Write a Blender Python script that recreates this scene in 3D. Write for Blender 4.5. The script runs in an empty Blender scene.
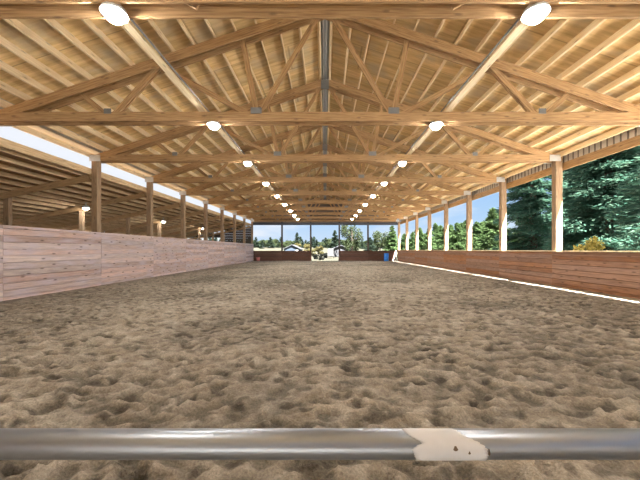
import bpy, math, random
import numpy as np
from mathutils import Vector, Matrix

random.seed(7)
rng = np.random.default_rng(11)
scn = bpy.context.scene
col = scn.collection

# ------------------------------------------------------------------ camera, sky, sun, exposure
cam_d = bpy.data.cameras.new('camera')
cam = bpy.data.objects.new('camera', cam_d)
col.objects.link(cam)
cam.location = (0, 0, 1.45)
cam.rotation_euler = (math.radians(90), 0, 0)
cam_d.sensor_width = 36
cam_d.lens = 36 * 296 / 640
cam_d.shift_x = -5 / 640
cam_d.shift_y = 9.5 / 640
cam_d.clip_start = 0.02
cam_d.clip_end = 2000
scn.camera = cam

SUN_STRENGTH = 72.0
SKY_STRENGTH = 1.0
LAMP_EMIT = 470.0
scn.view_settings.view_transform = 'Standard'
scn.view_settings.look = 'None'
scn.view_settings.exposure = 0.0
scn.view_settings.gamma = 1.0
scn.view_settings.use_curve_mapping = False

sun_d = bpy.data.lights.new('sun', 'SUN')
sun_d.energy = SUN_STRENGTH
sun_d.angle = math.radians(0.6)
sun_d.color = (1.0, 0.975, 0.93)
sun = bpy.data.objects.new('sun', sun_d)
col.objects.link(sun)
EL, AZ = math.radians(53), math.radians(24)
sdir = Vector((-math.sin(AZ) * math.cos(EL), math.cos(AZ) * math.cos(EL), -math.sin(EL)))
sun.rotation_euler = sdir.to_track_quat('-Z', 'Y').to_euler()
sun.location = (20, -20, 40)


def make_world():
    w = bpy.data.worlds.new('sky')
    scn.world = w
    w.use_nodes = True
    nt = w.node_tree
    N, L = nt.nodes, nt.links
    N.clear()
    out = N.new('ShaderNodeOutputWorld')
    bg = N.new('ShaderNodeBackground')
    bg.inputs['Strength'].default_value = SKY_STRENGTH
    tc = N.new('ShaderNodeTexCoord')
    sep = N.new('ShaderNodeSeparateXYZ')
    L.new(tc.outputs['Generated'], sep.inputs[0])
    ramp = N.new('ShaderNodeValToRGB')
    e = ramp.color_ramp.elements
    e[0].position = 0.0; e[0].color = (0.66, 0.80, 0.97, 1)
    e[1].position = 0.55; e[1].color = (0.20, 0.43, 0.90, 1)
    m = e.new(0.10); m.color = (0.47, 0.69, 0.97, 1)
    m = e.new(0.24); m.color = (0.34, 0.59, 0.95, 1)
    L.new(sep.outputs['Z'], ramp.inputs['Fac'])
    mp = N.new('ShaderNodeMapping')
    mp.inputs['Scale'].default_value = (2.2, 2.2, 7.5)
    mp.inputs['Location'].default_value = (0.35, 0.1, 0.2)
    L.new(tc.outputs['Generated'], mp.inputs['Vector'])
    nz = N.new('ShaderNodeTexNoise')
    nz.inputs['Scale'].default_value = 1.6
    nz.inputs['Detail'].default_value = 7
    nz.inputs['Roughness'].default_value = 0.55
    L.new(mp.outputs['Vector'], nz.inputs['Vector'])
    # a bank of bright cloud stands over the lean-to side
    mul = N.new('ShaderNodeMath'); mul.operation = 'MULTIPLY_ADD'
    mul.inputs[1].default_value = -1.6
    mul.inputs[2].default_value = -0.32
    L.new(sep.outputs['X'], mul.inputs[0])
    cl = N.new('ShaderNodeMath'); cl.operation = 'MAXIMUM'; cl.inputs[1].default_value = 0.0
    L.new(mul.outputs[0], cl.inputs[0])
    add = N.new('ShaderNodeMath'); add.operation = 'ADD'
    L.new(nz.outputs['Fac'], add.inputs[0]); L.new(cl.outputs[0], add.inputs[1])
    cr = N.new('ShaderNodeValToRGB')
    cr.color_ramp.elements[0].position = 0.53; cr.color_ramp.elements[0].color = (0, 0, 0, 1)
    cr.color_ramp.elements[1].position = 0.74; cr.color_ramp.elements[1].color = (0.92, 0.92, 0.92, 1)
    L.new(add.outputs[0], cr.inputs['Fac'])
    mix = N.new('ShaderNodeMixRGB')
    mix.inputs['Color2'].default_value = (0.93, 0.95, 1.0, 1)
    L.new(cr.outputs['Color'], mix.inputs['Fac'])
    L.new(ramp.outputs['Color'], mix.inputs['Color1'])
    L.new(mix.outputs['Color'], bg.inputs['Color'])
    L.new(bg.outputs[0], out.inputs[0])


make_world()

# ------------------------------------------------------------------ main measures
HALF = 9.2            # posts stand at +-HALF
BAY = 3.66
def TY(k): return 8.33 + BAY * (k - 1) - (0.27 if k == 0 else 0)
END = TY(9)
RIDGE, PITCH = 8.3, 1 / 3
NRM = math.sqrt(1 + PITCH * PITCH)
BACK = -9.0           # unseen roof and walls extended behind the camera to keep sun out
ORD2 = ['nineteenth', 'twentieth'] + ['twenty-' + w for w in ('first', 'second', 'third', 'fourth', 'fifth', 'sixth', 'seventh', 'eighth', 'ninth')]
ORD = ['zeroth', 'first', 'second', 'third', 'fourth', 'fifth', 'sixth', 'seventh', 'eighth', 'ninth', 'tenth', 'eleventh',
       'twelfth', 'thirteenth', 'fourteenth', 'fifteenth', 'sixteenth', 'seventeenth', 'eighteenth'] + ORD2

# ------------------------------------------------------------------ materials
def new_mat(name):
    m = bpy.data.materials.new(name)
    m.use_nodes = True
    nt = m.node_tree
    return m, nt.nodes, nt.links, nt.nodes['Principled BSDF']


def wood(name, light, dark, knots=0.0, rough=0.75, var=0.35, grain=16.0, blotch=0.0, blotch_col=(0.3, 0.3, 0.3)):
    m, N, L, P = new_mat(name)
    P.inputs['Roughness'].default_value = rough
    P.inputs['Specular IOR Level'].default_value = 0.25
    uv = N.new('ShaderNodeTexCoord')
    geo = N.new('ShaderNodeNewGeometry')
    off = N.new('ShaderNodeVectorMath'); off.operation = 'MULTIPLY'
    off.inputs[1].default_value = (57.0, 31.0, 0)
    L.new(geo.outputs['Random Per Island'], off.inputs[0])
    addv = N.new('ShaderNodeVectorMath'); addv.operation = 'ADD'
    L.new(uv.outputs['UV'], addv.inputs[0]); L.new(off.outputs[0], addv.inputs[1])
    mp = N.new('ShaderNodeMapping'); mp.inputs['Scale'].default_value = (0.9, grain, 1)
    L.new(addv.outputs[0], mp.inputs['Vector'])
    nz = N.new('ShaderNodeTexNoise'); nz.inputs['Scale'].default_value = 2.2
    nz.inputs['Detail'].default_value = 5; nz.inputs['Distortion'].default_value = 0.4
    L.new(mp.outputs[0], nz.inputs['Vector'])
    ramp = N.new('ShaderNodeValToRGB')
    ramp.color_ramp.elements[0].position = 0.32; ramp.color_ramp.elements[0].color = (*dark, 1)
    ramp.color_ramp.elements[1].position = 0.62; ramp.color_ramp.elements[1].color = (*light, 1)
    L.new(nz.outputs['Fac'], ramp.inputs['Fac'])
    c = ramp.outputs['Color']
    # board to board variation
    hsv = N.new('ShaderNodeHueSaturation')
    mr = N.new('ShaderNodeMapRange')
    mr.inputs['To Min'].default_value = 1 - var; mr.inputs['To Max'].default_value = 1 + var * 0.6
    L.new(geo.outputs['Random Per Island'], mr.inputs['Value'])
    L.new(mr.outputs[0], hsv.inputs['Value'])
    wn = N.new('ShaderNodeTexWhiteNoise'); wn.noise_dimensions = '1D'
    L.new(geo.outputs['Random Per Island'], wn.inputs['W'])
    mr2 = N.new('ShaderNodeMapRange')
    mr2.inputs['To Min'].default_value = 1 - var; mr2.inputs['To Max'].default_value = 1 + var * 0.7
    L.new(wn.outputs['Value'], mr2.inputs['Value'])
    L.new(mr2.outputs[0], hsv.inputs['Saturation'])
    L.new(c, hsv.inputs['Color'])
    c = hsv.outputs['Color']
    if blotch:
        mpb = N.new('ShaderNodeMapping'); mpb.inputs['Scale'].default_value = (0.7, 2.5, 1)
        L.new(addv.outputs[0], mpb.inputs['Vector'])
        nb = N.new('ShaderNodeTexNoise'); nb.inputs['Scale'].default_value = 1.5; nb.inputs['Detail'].default_value = 4
        L.new(mpb.outputs[0], nb.inputs['Vector'])
        rb = N.new('ShaderNodeValToRGB')
        rb.color_ramp.elements[0].position = 0.45; rb.color_ramp.elements[0].color = (0, 0, 0, 1)
        rb.color_ramp.elements[1].position = 0.7; rb.color_ramp.elements[1].color = (blotch,) * 3 + (1,)
        L.new(nb.outputs['Fac'], rb.inputs['Fac'])
        mb = N.new('ShaderNodeMixRGB'); mb.inputs['Color2'].default_value = (*blotch_col, 1)
        L.new(rb.outputs['Color'], mb.inputs['Fac']); L.new(c, mb.inputs['Color1'])
        c = mb.outputs['Color']
    if knots:
        mpk = N.new('ShaderNodeMapping'); mpk.inputs['Scale'].default_value = (1.4, 4.2, 1)
        L.new(addv.outputs[0], mpk.inputs['Vector'])
        vo = N.new('ShaderNodeTexVoronoi'); vo.inputs['Scale'].default_value = 1.0
        vo.voronoi_dimensions = '2D'
        L.new(mpk.outputs[0], vo.inputs['Vector'])
        rk = N.new('ShaderNodeValToRGB')
        rk.color_ramp.elements[0].position = 0.04; rk.color_ramp.elements[0].color = (knots,) * 3 + (1,)
        rk.color_ramp.elements[1].position = 0.13; rk.color_ramp.elements[1].color = (0, 0, 0, 1)
        L.new(vo.outputs['Distance'], rk.inputs['Fac'])
        sx = N.new('ShaderNodeSeparateColor'); L.new(vo.outputs['Color'], sx.inputs[0])
        gt = N.new('ShaderNodeMath'); gt.operation = 'GREATER_THAN'; gt.inputs[1].default_value = 0.3
        L.new(sx.outputs[0], gt.inputs[0])
        mk_ = N.new('ShaderNodeMath'); mk_.operation = 'MULTIPLY'
        L.new(rk.outputs['Color'], mk_.inputs[0]); L.new(gt.outputs[0], mk_.inputs[1])
        mk = N.new('ShaderNodeMixRGB'); mk.inputs['Color2'].default_value = (0.06, 0.035, 0.025, 1)
        L.new(mk_.outputs[0], mk.inputs['Fac']); L.new(c, mk.inputs['Color1'])
        c = mk.outputs['Color']
    L.new(c, P.inputs['Base Color'])
    bp = N.new('ShaderNodeBump'); bp.inputs['Strength'].default_value = 0.15; bp.inputs['Distance'].default_value = 0.01
    L.new(nz.outputs['Fac'], bp.inputs['Height']); L.new(bp.outputs[0], P.inputs['Normal'])
    return m


def plain(name, colr, rough=0.6, metal=0.0, noise=0.0, nscale=8.0, emit=None, estr=0.0):
    m, N, L, P = new_mat(name)
    P.inputs['Roughness'].default_value = rough
    P.inputs['Metallic'].default_value = metal
    tc = N.new('ShaderNodeTexCoord')
    nz = N.new('ShaderNodeTexNoise'); nz.inputs['Scale'].default_value = nscale; nz.inputs['Detail'].default_value = 5
    L.new(tc.outputs['Object'], nz.inputs['Vector'])
    mr = N.new('ShaderNodeMapRange')
    mr.inputs['To Min'].default_value = 1 - noise; mr.inputs['To Max'].default_value = 1 + noise
    L.new(nz.outputs['Fac'], mr.inputs['Value'])
    hsv = N.new('ShaderNodeHueSaturation'); hsv.inputs['Color'].default_value = (*colr, 1)
    L.new(mr.outputs[0], hsv.inputs['Value'])
    L.new(hsv.outputs[0], P.inputs['Base Color'])
    if emit:
        P.inputs['Emission Color'].default_value = (*emit, 1)
        P.inputs['Emission Strength'].default_value = estr
    return m


def sheathing(name, light, dark, grey):
    m, N, L, P = new_mat(name)
    P.inputs['Roughness'].default_value = 0.8
    P.inputs['Specular IOR Level'].default_value = 0.2
    tc = N.new('ShaderNodeTexCoord')
    mp = N.new('ShaderNodeMapping'); mp.inputs['Scale'].default_value = (0.5, 5.0, 0.5)
    L.new(tc.outputs['Object'], mp.inputs['Vector'])
    nz = N.new('ShaderNodeTexNoise'); nz.inputs['Scale'].default_value = 1.6; nz.inputs['Detail'].default_value = 6
    nz.inputs['Roughness'].default_value = 0.6
    L.new(mp.outputs[0], nz.inputs['Vector'])
    ramp = N.new('ShaderNodeValToRGB')
    ramp.color_ramp.elements[0].position = 0.3; ramp.color_ramp.elements[0].color = (*dark, 1)
    ramp.color_ramp.elements[1].position = 0.65; ramp.color_ramp.elements[1].color = (*light, 1)
    L.new(nz.outputs['Fac'], ramp.inputs['Fac'])
    # grey weathered sheets
    mp2 = N.new('ShaderNodeMapping'); mp2.inputs['Scale'].default_value = (0.41, 0.82, 0.0)
    L.new(tc.outputs['Object'], mp2.inputs['Vector'])
    br = N.new('ShaderNodeTexBrick')
    br.inputs['Scale'].default_value = 1.0
    br.inputs['Brick Width'].default_value = 1.0; br.inputs['Row Height'].default_value = 1.0
    br.inputs['Mortar Size'].default_value = 0.012
    br.inputs['Color1'].default_value = (0, 0, 0, 1); br.inputs['Color2'].default_value = (1, 1, 1, 1)
    br.inputs['Mortar'].default_value = (0.5, 0.5, 0.5, 1)
    L.new(mp2.outputs[0], br.inputs['Vector'])
    hsv = N.new('ShaderNodeHueSaturation')
    mr = N.new('ShaderNodeMapRange'); mr.inputs['To Min'].default_value = 0.85; mr.inputs['To Max'].default_value = 1.12
    L.new(br.outputs['Color'], mr.inputs['Value']); L.new(mr.outputs[0], hsv.inputs['Value'])
    L.new(ramp.outputs[0], hsv.inputs['Color'])
    n3 = N.new('ShaderNodeTexNoise'); n3.inputs['Scale'].default_value = 0.9; n3.inputs['Detail'].default_value = 4
    mp3 = N.new('ShaderNodeMapping'); mp3.inputs['Scale'].default_value = (1.0, 1.6, 1.0)
    L.new(tc.outputs['Object'], mp3.inputs['Vector']); L.new(mp3.outputs[0], n3.inputs['Vector'])
    r3 = N.new('ShaderNodeValToRGB')
    r3.color_ramp.elements[0].position = 0.5; r3.color_ramp.elements[0].color = (0, 0, 0, 1)
    r3.color_ramp.elements[1].position = 0.68; r3.color_ramp.elements[1].color = (0.7, 0.7, 0.7, 1)
    L.new(n3.outputs['Fac'], r3.inputs['Fac'])
    mx = N.new('ShaderNodeMixRGB'); mx.inputs['Color2'].default_value = (*grey, 1)
    L.new(r3.outputs[0], mx.inputs['Fac']); L.new(hsv.outputs[0], mx.inputs['Color1'])
    mm = N.new('ShaderNodeMixRGB'); mm.inputs['Color2'].default_value = (0.08, 0.05, 0.03, 1)
    mf = N.new('ShaderNodeMath'); mf.operation = 'MULTIPLY'; mf.inputs[1].default_value = 0.35
    L.new(br.outputs['Fac'], mf.inputs[0]); L.new(mf.outputs[0], mm.inputs['Fac'])
    L.new(mx.outputs[0], mm.inputs['Color1'])
    L.new(mm.outputs[0], P.inputs['Base Color'])
    return m


def sand_mat():
    m, N, L, P = new_mat('arena_sand')
    P.inputs['Roughness'].default_value = 0.95
    P.inputs['Specular IOR Level'].default_value = 0.1
    tc = N.new('ShaderNodeTexCoord')
    def noise(scale, detail, rough=0.55):
        n = N.new('ShaderNodeTexNoise'); n.inputs['Scale'].default_value = scale
        n.inputs['Detail'].default_value = detail; n.inputs['Roughness'].default_value = rough
        L.new(tc.outputs['Object'], n.inputs['Vector']); return n
    big, mid, fine = noise(0.35, 4), noise(3.0, 6, 0.65), noise(55, 5, 0.7)
    r1 = N.new('ShaderNodeValToRGB')
    r1.color_ramp.elements[0].position = 0.3; r1.color_ramp.elements[0].color = (0.225, 0.188, 0.141, 1)
    r1.color_ramp.elements[1].position = 0.7; r1.color_ramp.elements[1].color = (0.385, 0.342, 0.282, 1)
    L.new(mid.outputs['Fac'], r1.inputs['Fac'])
    hsv = N.new('ShaderNodeHueSaturation')
    mr = N.new('ShaderNodeMapRange'); mr.inputs['From Min'].default_value = 0.3; mr.inputs['From Max'].default_value = 0.7
    mr.inputs['To Min'].default_value = 0.86; mr.inputs['To Max'].default_value = 1.1
    L.new(big.outputs['Fac'], mr.inputs['Value']); L.new(mr.outputs[0], hsv.inputs['Value'])
    L.new(r1.outputs[0], hsv.inputs['Color'])
    hs2 = N.new('ShaderNodeHueSaturation')
    m2 = N.new('ShaderNodeMapRange'); m2.inputs['From Min'].default_value = 0.25; m2.inputs['From Max'].default_value = 0.75
    m2.inputs['To Min'].default_value = 0.6; m2.inputs['To Max'].default_value = 1.35
    L.new(fine.outputs['Fac'], m2.inputs['Value']); L.new(m2.outputs[0], hs2.inputs['Value'])
    L.new(hsv.outputs[0], hs2.inputs['Color'])
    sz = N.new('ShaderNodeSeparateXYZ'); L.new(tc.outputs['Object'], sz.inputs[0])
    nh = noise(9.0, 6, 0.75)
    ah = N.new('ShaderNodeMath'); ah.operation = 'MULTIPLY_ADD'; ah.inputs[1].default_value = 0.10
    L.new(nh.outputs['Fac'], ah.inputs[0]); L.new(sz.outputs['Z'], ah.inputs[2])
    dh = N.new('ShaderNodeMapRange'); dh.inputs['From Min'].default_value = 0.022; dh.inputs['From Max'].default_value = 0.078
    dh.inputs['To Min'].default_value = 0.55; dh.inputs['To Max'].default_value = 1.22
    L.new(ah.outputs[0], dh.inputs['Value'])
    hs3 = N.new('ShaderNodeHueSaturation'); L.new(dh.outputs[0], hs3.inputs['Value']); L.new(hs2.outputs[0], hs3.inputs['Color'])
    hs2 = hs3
    # scattered darker spots the size of small prints
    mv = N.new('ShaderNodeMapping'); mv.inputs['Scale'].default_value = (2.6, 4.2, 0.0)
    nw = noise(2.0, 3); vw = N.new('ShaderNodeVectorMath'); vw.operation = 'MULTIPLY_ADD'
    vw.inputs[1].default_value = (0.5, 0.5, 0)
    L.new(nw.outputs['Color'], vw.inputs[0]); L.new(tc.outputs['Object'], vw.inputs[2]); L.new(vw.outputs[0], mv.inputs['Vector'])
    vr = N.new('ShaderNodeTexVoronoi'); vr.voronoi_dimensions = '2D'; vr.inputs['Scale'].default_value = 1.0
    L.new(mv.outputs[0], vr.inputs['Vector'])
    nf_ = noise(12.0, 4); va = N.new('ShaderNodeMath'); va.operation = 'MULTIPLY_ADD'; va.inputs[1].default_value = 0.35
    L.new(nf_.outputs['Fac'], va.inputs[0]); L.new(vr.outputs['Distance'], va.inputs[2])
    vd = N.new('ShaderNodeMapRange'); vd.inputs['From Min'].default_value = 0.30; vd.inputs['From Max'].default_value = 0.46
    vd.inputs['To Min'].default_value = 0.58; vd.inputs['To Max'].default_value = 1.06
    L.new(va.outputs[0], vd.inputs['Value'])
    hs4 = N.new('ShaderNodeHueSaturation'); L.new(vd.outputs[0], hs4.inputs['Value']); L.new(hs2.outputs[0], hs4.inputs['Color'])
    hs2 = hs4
    # churned damp patch in the middle of the arena
    vm = N.new('ShaderNodeVectorMath'); vm.operation = 'SUBTRACT'; vm.inputs[1].default_value = (0.15, 8.7, 0)
    L.new(tc.outputs['Object'], vm.inputs[0])
    vs = N.new('ShaderNodeVectorMath'); vs.operation = 'MULTIPLY'; vs.inputs[1].default_value = (0.75, 0.55, 0)
    L.new(vm.outputs[0], vs.inputs[0])
    ln = N.new('ShaderNodeVectorMath'); ln.operation = 'LENGTH'; L.new(vs.outputs[0], ln.inputs[0])
    pr = N.new('ShaderNodeMapRange'); pr.inputs['From Min'].default_value = 0.3; pr.inputs['From Max'].default_value = 1.3
    pr.inputs['To Min'].default_value = 1.0; pr.inputs['To Max'].default_value = 0.0
    L.new(ln.outputs['Value'], pr.inputs['Value'])
    n5 = noise(4.5, 4); r5 = N.new('ShaderNodeMapRange')
    r5.inputs['From Min'].default_value = 0.44; r5.inputs['From Max'].default_value = 0.6
    L.new(n5.outputs['Fac'], r5.inputs['Value'])
    pm = N.new('ShaderNodeMath'); pm.operation = 'MULTIPLY'; L.new(pr.outputs[0], pm.inputs[0]); L.new(r5.outputs[0], pm.inputs[1])
    pm2 = N.new('ShaderNodeMath'); pm2.operation = 'MULTIPLY'; pm2.inputs[1].default_value = 0.7; L.new(pm.outputs[0], pm2.inputs[0])
    mx = N.new('ShaderNodeMixRGB'); mx.inputs['Color2'].default_value = (0.06, 0.045, 0.035, 1)
    L.new(pm2.outputs[0], mx.inputs['Fac']); L.new(hs2.outputs[0], mx.inputs['Color1'])
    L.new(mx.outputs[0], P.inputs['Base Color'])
    b1 = N.new('ShaderNodeBump'); b1.inputs['Strength'].default_value = 0.6; b1.inputs['Distance'].default_value = 0.02
    L.new(fine.outputs['Fac'], b1.inputs['Height'])
    n4 = noise(9.0, 6, 0.65)
    n6 = noise(26.0, 5, 0.7)
    b3 = N.new('ShaderNodeBump'); b3.inputs['Strength'].default_value = 0.8; b3.inputs['Distance'].default_value = 0.035
    L.new(n6.outputs['Fac'], b3.inputs['Height']); L.new(b1.outputs[0], b3.inputs['Normal']); b1 = b3
    b2 = N.new('ShaderNodeBump'); b2.inputs['Strength'].default_value = 0.9; b2.inputs['Distance'].default_value = 0.06
    L.new(n4.outputs['Fac'], b2.inputs['Height']); L.new(b1.outputs[0], b2.inputs['Normal'])
    L.new(b2.outputs[0], P.inputs['Normal'])
    return m


def leaf_mat(name, c1, c2, trans=0.25):
    m, N, L, P = new_mat(name)
    geo = N.new('ShaderNodeNewGeometry')
    ramp = N.new('ShaderNodeValToRGB')
    ramp.color_ramp.elements[0].color = (*c1, 1); ramp.color_ramp.elements[1].color = (*c2, 1)
    L.new(geo.outputs['Random Per Island'], ramp.inputs['Fac'])
    L.new(ramp.outputs[0], P.inputs['Base Color'])
    P.inputs['Roughness'].default_value = 0.7
    P.inputs['Specular IOR Level'].default_value = 0.2
    tr = N.new('ShaderNodeBsdfTranslucent'); L.new(ramp.outputs[0], tr.inputs['Color'])
    mix = N.new('ShaderNodeMixShader'); mix.inputs[0].default_value = trans
    out = [n for n in N if n.type == 'OUTPUT_MATERIAL'][0]
    L.new(P.outputs[0], mix.inputs[1]); L.new(tr.outputs[0], mix.inputs[2]); L.new(mix.outputs[0], out.inputs['Surface'])
    return m


def ground_mat():
    m, N, L, P = new_mat('yard_ground')
    P.inputs['Roughness'].default_value = 0.95
    tc = N.new('ShaderNodeTexCoord')
    n = N.new('ShaderNodeTexNoise'); n.inputs['Scale'].default_value = 0.09; n.inputs['Detail'].default_value = 7
    L.new(tc.outputs['Object'], n.inputs['Vector'])
    r = N.new('ShaderNodeValToRGB')
    r.color_ramp.elements[0].position = 0.35; r.color_ramp.elements[0].color = (0.040, 0.032, 0.019, 1)
    r.color_ramp.elements[1].position = 0.7; r.color_ramp.elements[1].color = (0.054, 0.044, 0.029, 1)
    e = r.color_ramp.elements.new(0.5); e.color = (0.033, 0.034, 0.016, 1)
    L.new(n.outputs['Fac'], r.inputs['Fac'])
    # unseen ground by the building made pale to bounce sun inside; meadow beyond
    sub = N.new('ShaderNodeVectorMath'); sub.operation = 'SUBTRACT'; sub.inputs[1].default_value = (0, 16, 0)
    L.new(tc.outputs['Object'], sub.inputs[0])
    sc_ = N.new('ShaderNodeVectorMath'); sc_.operation = 'MULTIPLY'; sc_.inputs[1].default_value = (1 / 46, 1 / 23, 0)
    L.new(sub.outputs[0], sc_.inputs[0])
    ln = N.new('ShaderNodeVectorMath'); ln.operation = 'LENGTH'; L.new(sc_.outputs[0], ln.inputs[0])
    ed = N.new('ShaderNodeMapRange'); ed.inputs['From Min'].default_value = 0.9; ed.inputs['From Max'].default_value = 1.1
    L.new(ln.outputs['Value'], ed.inputs['Value'])
    mx = N.new('ShaderNodeMixRGB'); mx.inputs['Color1'].default_value = (0.72, 0.70, 0.66, 1)
    L.new(ed.outputs[0], mx.inputs['Fac']); L.new(r.outputs[0], mx.inputs['Color2'])
    L.new(mx.outputs[0], P.inputs['Base Color'])
    return m


M = dict(
    truss=wood('truss_timber', (0.45, 0.265, 0.105), (0.25, 0.135, 0.05), knots=0.5, var=0.16, grain=14, blotch=0.25, blotch_col=(0.36, 0.23, 0.11)),
    purlin=wood('purlin_timber', (0.88, 0.71, 0.45), (0.74, 0.55, 0.31), knots=0.4, var=0.16, grain=14),
    post=wood('post_timber', (0.36, 0.22, 0.11), (0.22, 0.13, 0.065), knots=0.4, var=0.18, grain=12, blotch=0.35, blotch_col=(0.36, 0.31, 0.22)),
    wall_left=wood('pale_kick_boards', (0.68, 0.52, 0.46), (0.47, 0.35, 0.32), knots=0.8, var=0.32, grain=10, blotch=0.75, blotch_col=(0.56, 0.50, 0.58)),
    wall_right=wood('brown_kick_boards', (0.33, 0.165, 0.09), (0.21, 0.10, 0.055), knots=0.7, var=0.25, grain=10, blotch=0.4, blotch_col=(0.25, 0.16, 0.125)),
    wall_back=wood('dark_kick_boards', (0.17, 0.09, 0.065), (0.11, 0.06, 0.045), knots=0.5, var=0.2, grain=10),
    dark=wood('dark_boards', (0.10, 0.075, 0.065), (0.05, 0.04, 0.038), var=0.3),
    leanto=wood('lean_to_timber', (0.68, 0.48, 0.25), (0.46, 0.30, 0.14), knots=0.3, var=0.2, grain=14),
    sheath=sheathing('roof_sheathing', (0.80, 0.59, 0.315), (0.50, 0.34, 0.155), (0.47, 0.40, 0.29)),
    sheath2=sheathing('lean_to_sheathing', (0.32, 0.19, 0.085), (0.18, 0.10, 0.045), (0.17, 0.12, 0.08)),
    steel=plain('galvanised_steel', (0.27, 0.29, 0.32), 0.40, 0.9, 0.12, 14),
    bracket=plain('grey_bracket', (0.22, 0.23, 0.24), 0.6, 0.5, 0.15, 10),
    zinc=plain('zinc_bracket', (0.50, 0.51, 0.52), 0.5, 0.4, 0.15, 10),
    metal_roof=plain('grey_roof_metal', (0.50, 0.50, 0.50), 0.5, 0.3, 0.1, 3),
    siding=plain('tan_siding_metal', (0.50, 0.44, 0.37), 0.55, 0.1, 0.08, 2),
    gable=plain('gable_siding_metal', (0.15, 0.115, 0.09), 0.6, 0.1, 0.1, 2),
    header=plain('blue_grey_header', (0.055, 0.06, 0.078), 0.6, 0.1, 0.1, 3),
    housing=plain('lamp_housing', (0.55, 0.56, 0.58), 0.45, 0.5, 0.05, 8),
    lens=plain('lamp_lens', (0.9, 0.9, 0.9), 0.5, 0, 0, 5, (1.0, 0.965, 0.91), LAMP_EMIT),
    lens_dim=plain('small_lamp_lens', (0.9, 0.9, 0.9), 0.5, 0, 0, 5, (1.0, 0.965, 0.91), LAMP_EMIT * 0.6),
    rib_shade=plain('siding_rib_shade', (0.16, 0.13, 0.105), 0.6, 0.1, 0.05, 2),  # dark tone stands for shade in the siding's corrugation
    tape=plain('white_wrap', (0.50, 0.50, 0.51), 0.8, 0, 0.12, 30),
    stain=plain('rust_stain', (0.10, 0.065, 0.04), 0.9, 0, 0.2, 30),
    barrel=plain('blue_plastic', (0.03, 0.25, 0.85), 0.45, 0, 0.05, 6),
    white=plain('white_paint', (0.82, 0.80, 0.76), 0.6, 0, 0.05, 6),
    trailer=plain('trailer_paint', (0.085, 0.085, 0.085), 0.6, 0, 0.05, 6),
    pink=plain('faded_red_plastic', (0.62, 0.22, 0.20), 0.6, 0, 0.05, 6),
    rubber=plain('black_rubber', (0.02, 0.02, 0.02), 0.8, 0, 0.1, 6),
    house=plain('blue_grey_house', (0.025, 0.04, 0.06), 0.7, 0, 0.05, 2),
    houseb=plain('grey_house', (0.06, 0.06, 0.066), 0.7, 0, 0.05, 2),
    rooflight=plain('pale_roofing', (0.05, 0.053, 0.06), 0.8, 0, 0.1, 2),
    glass=plain('dark_window', (0.04, 0.05, 0.07), 0.2, 0, 0, 2),
    sand=sand_mat(), ground=ground_mat(),
    bark=wood('bark', (0.06, 0.042, 0.03), (0.03, 0.02, 0.014), var=0.1),
    fir=leaf_mat('blue_green_needles', (0.0438, 0.1235, 0.0853), (0.0770, 0.1276, 0.0857), .45),
    young=leaf_mat('bright_needles', (0.0342, 0.0723, 0.0226), (0.0955, 0.1452, 0.0535), .35),
    forest=leaf_mat('forest_needles', (0.0110, 0.0219, 0.0129), (0.0265, 0.0413, 0.0265)),
    leaf=leaf_mat('broad_leaves', (0.0161, 0.0271, 0.0110), (0.0471, 0.0606, 0.0245)),
    yellow=leaf_mat('yellow_leaves', (0.0733, 0.0630, 0.0175), (0.1042, 0.0939, 0.0418)),
    goldbush=leaf_mat('golden_leaves', (0.34, 0.27, 0.05), (0.50, 0.42, 0.12)),
    darkbush=leaf_mat('dark_leaves', (0.006, 0.008, 0.006), (0.018, 0.02, 0.015)),
)


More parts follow.
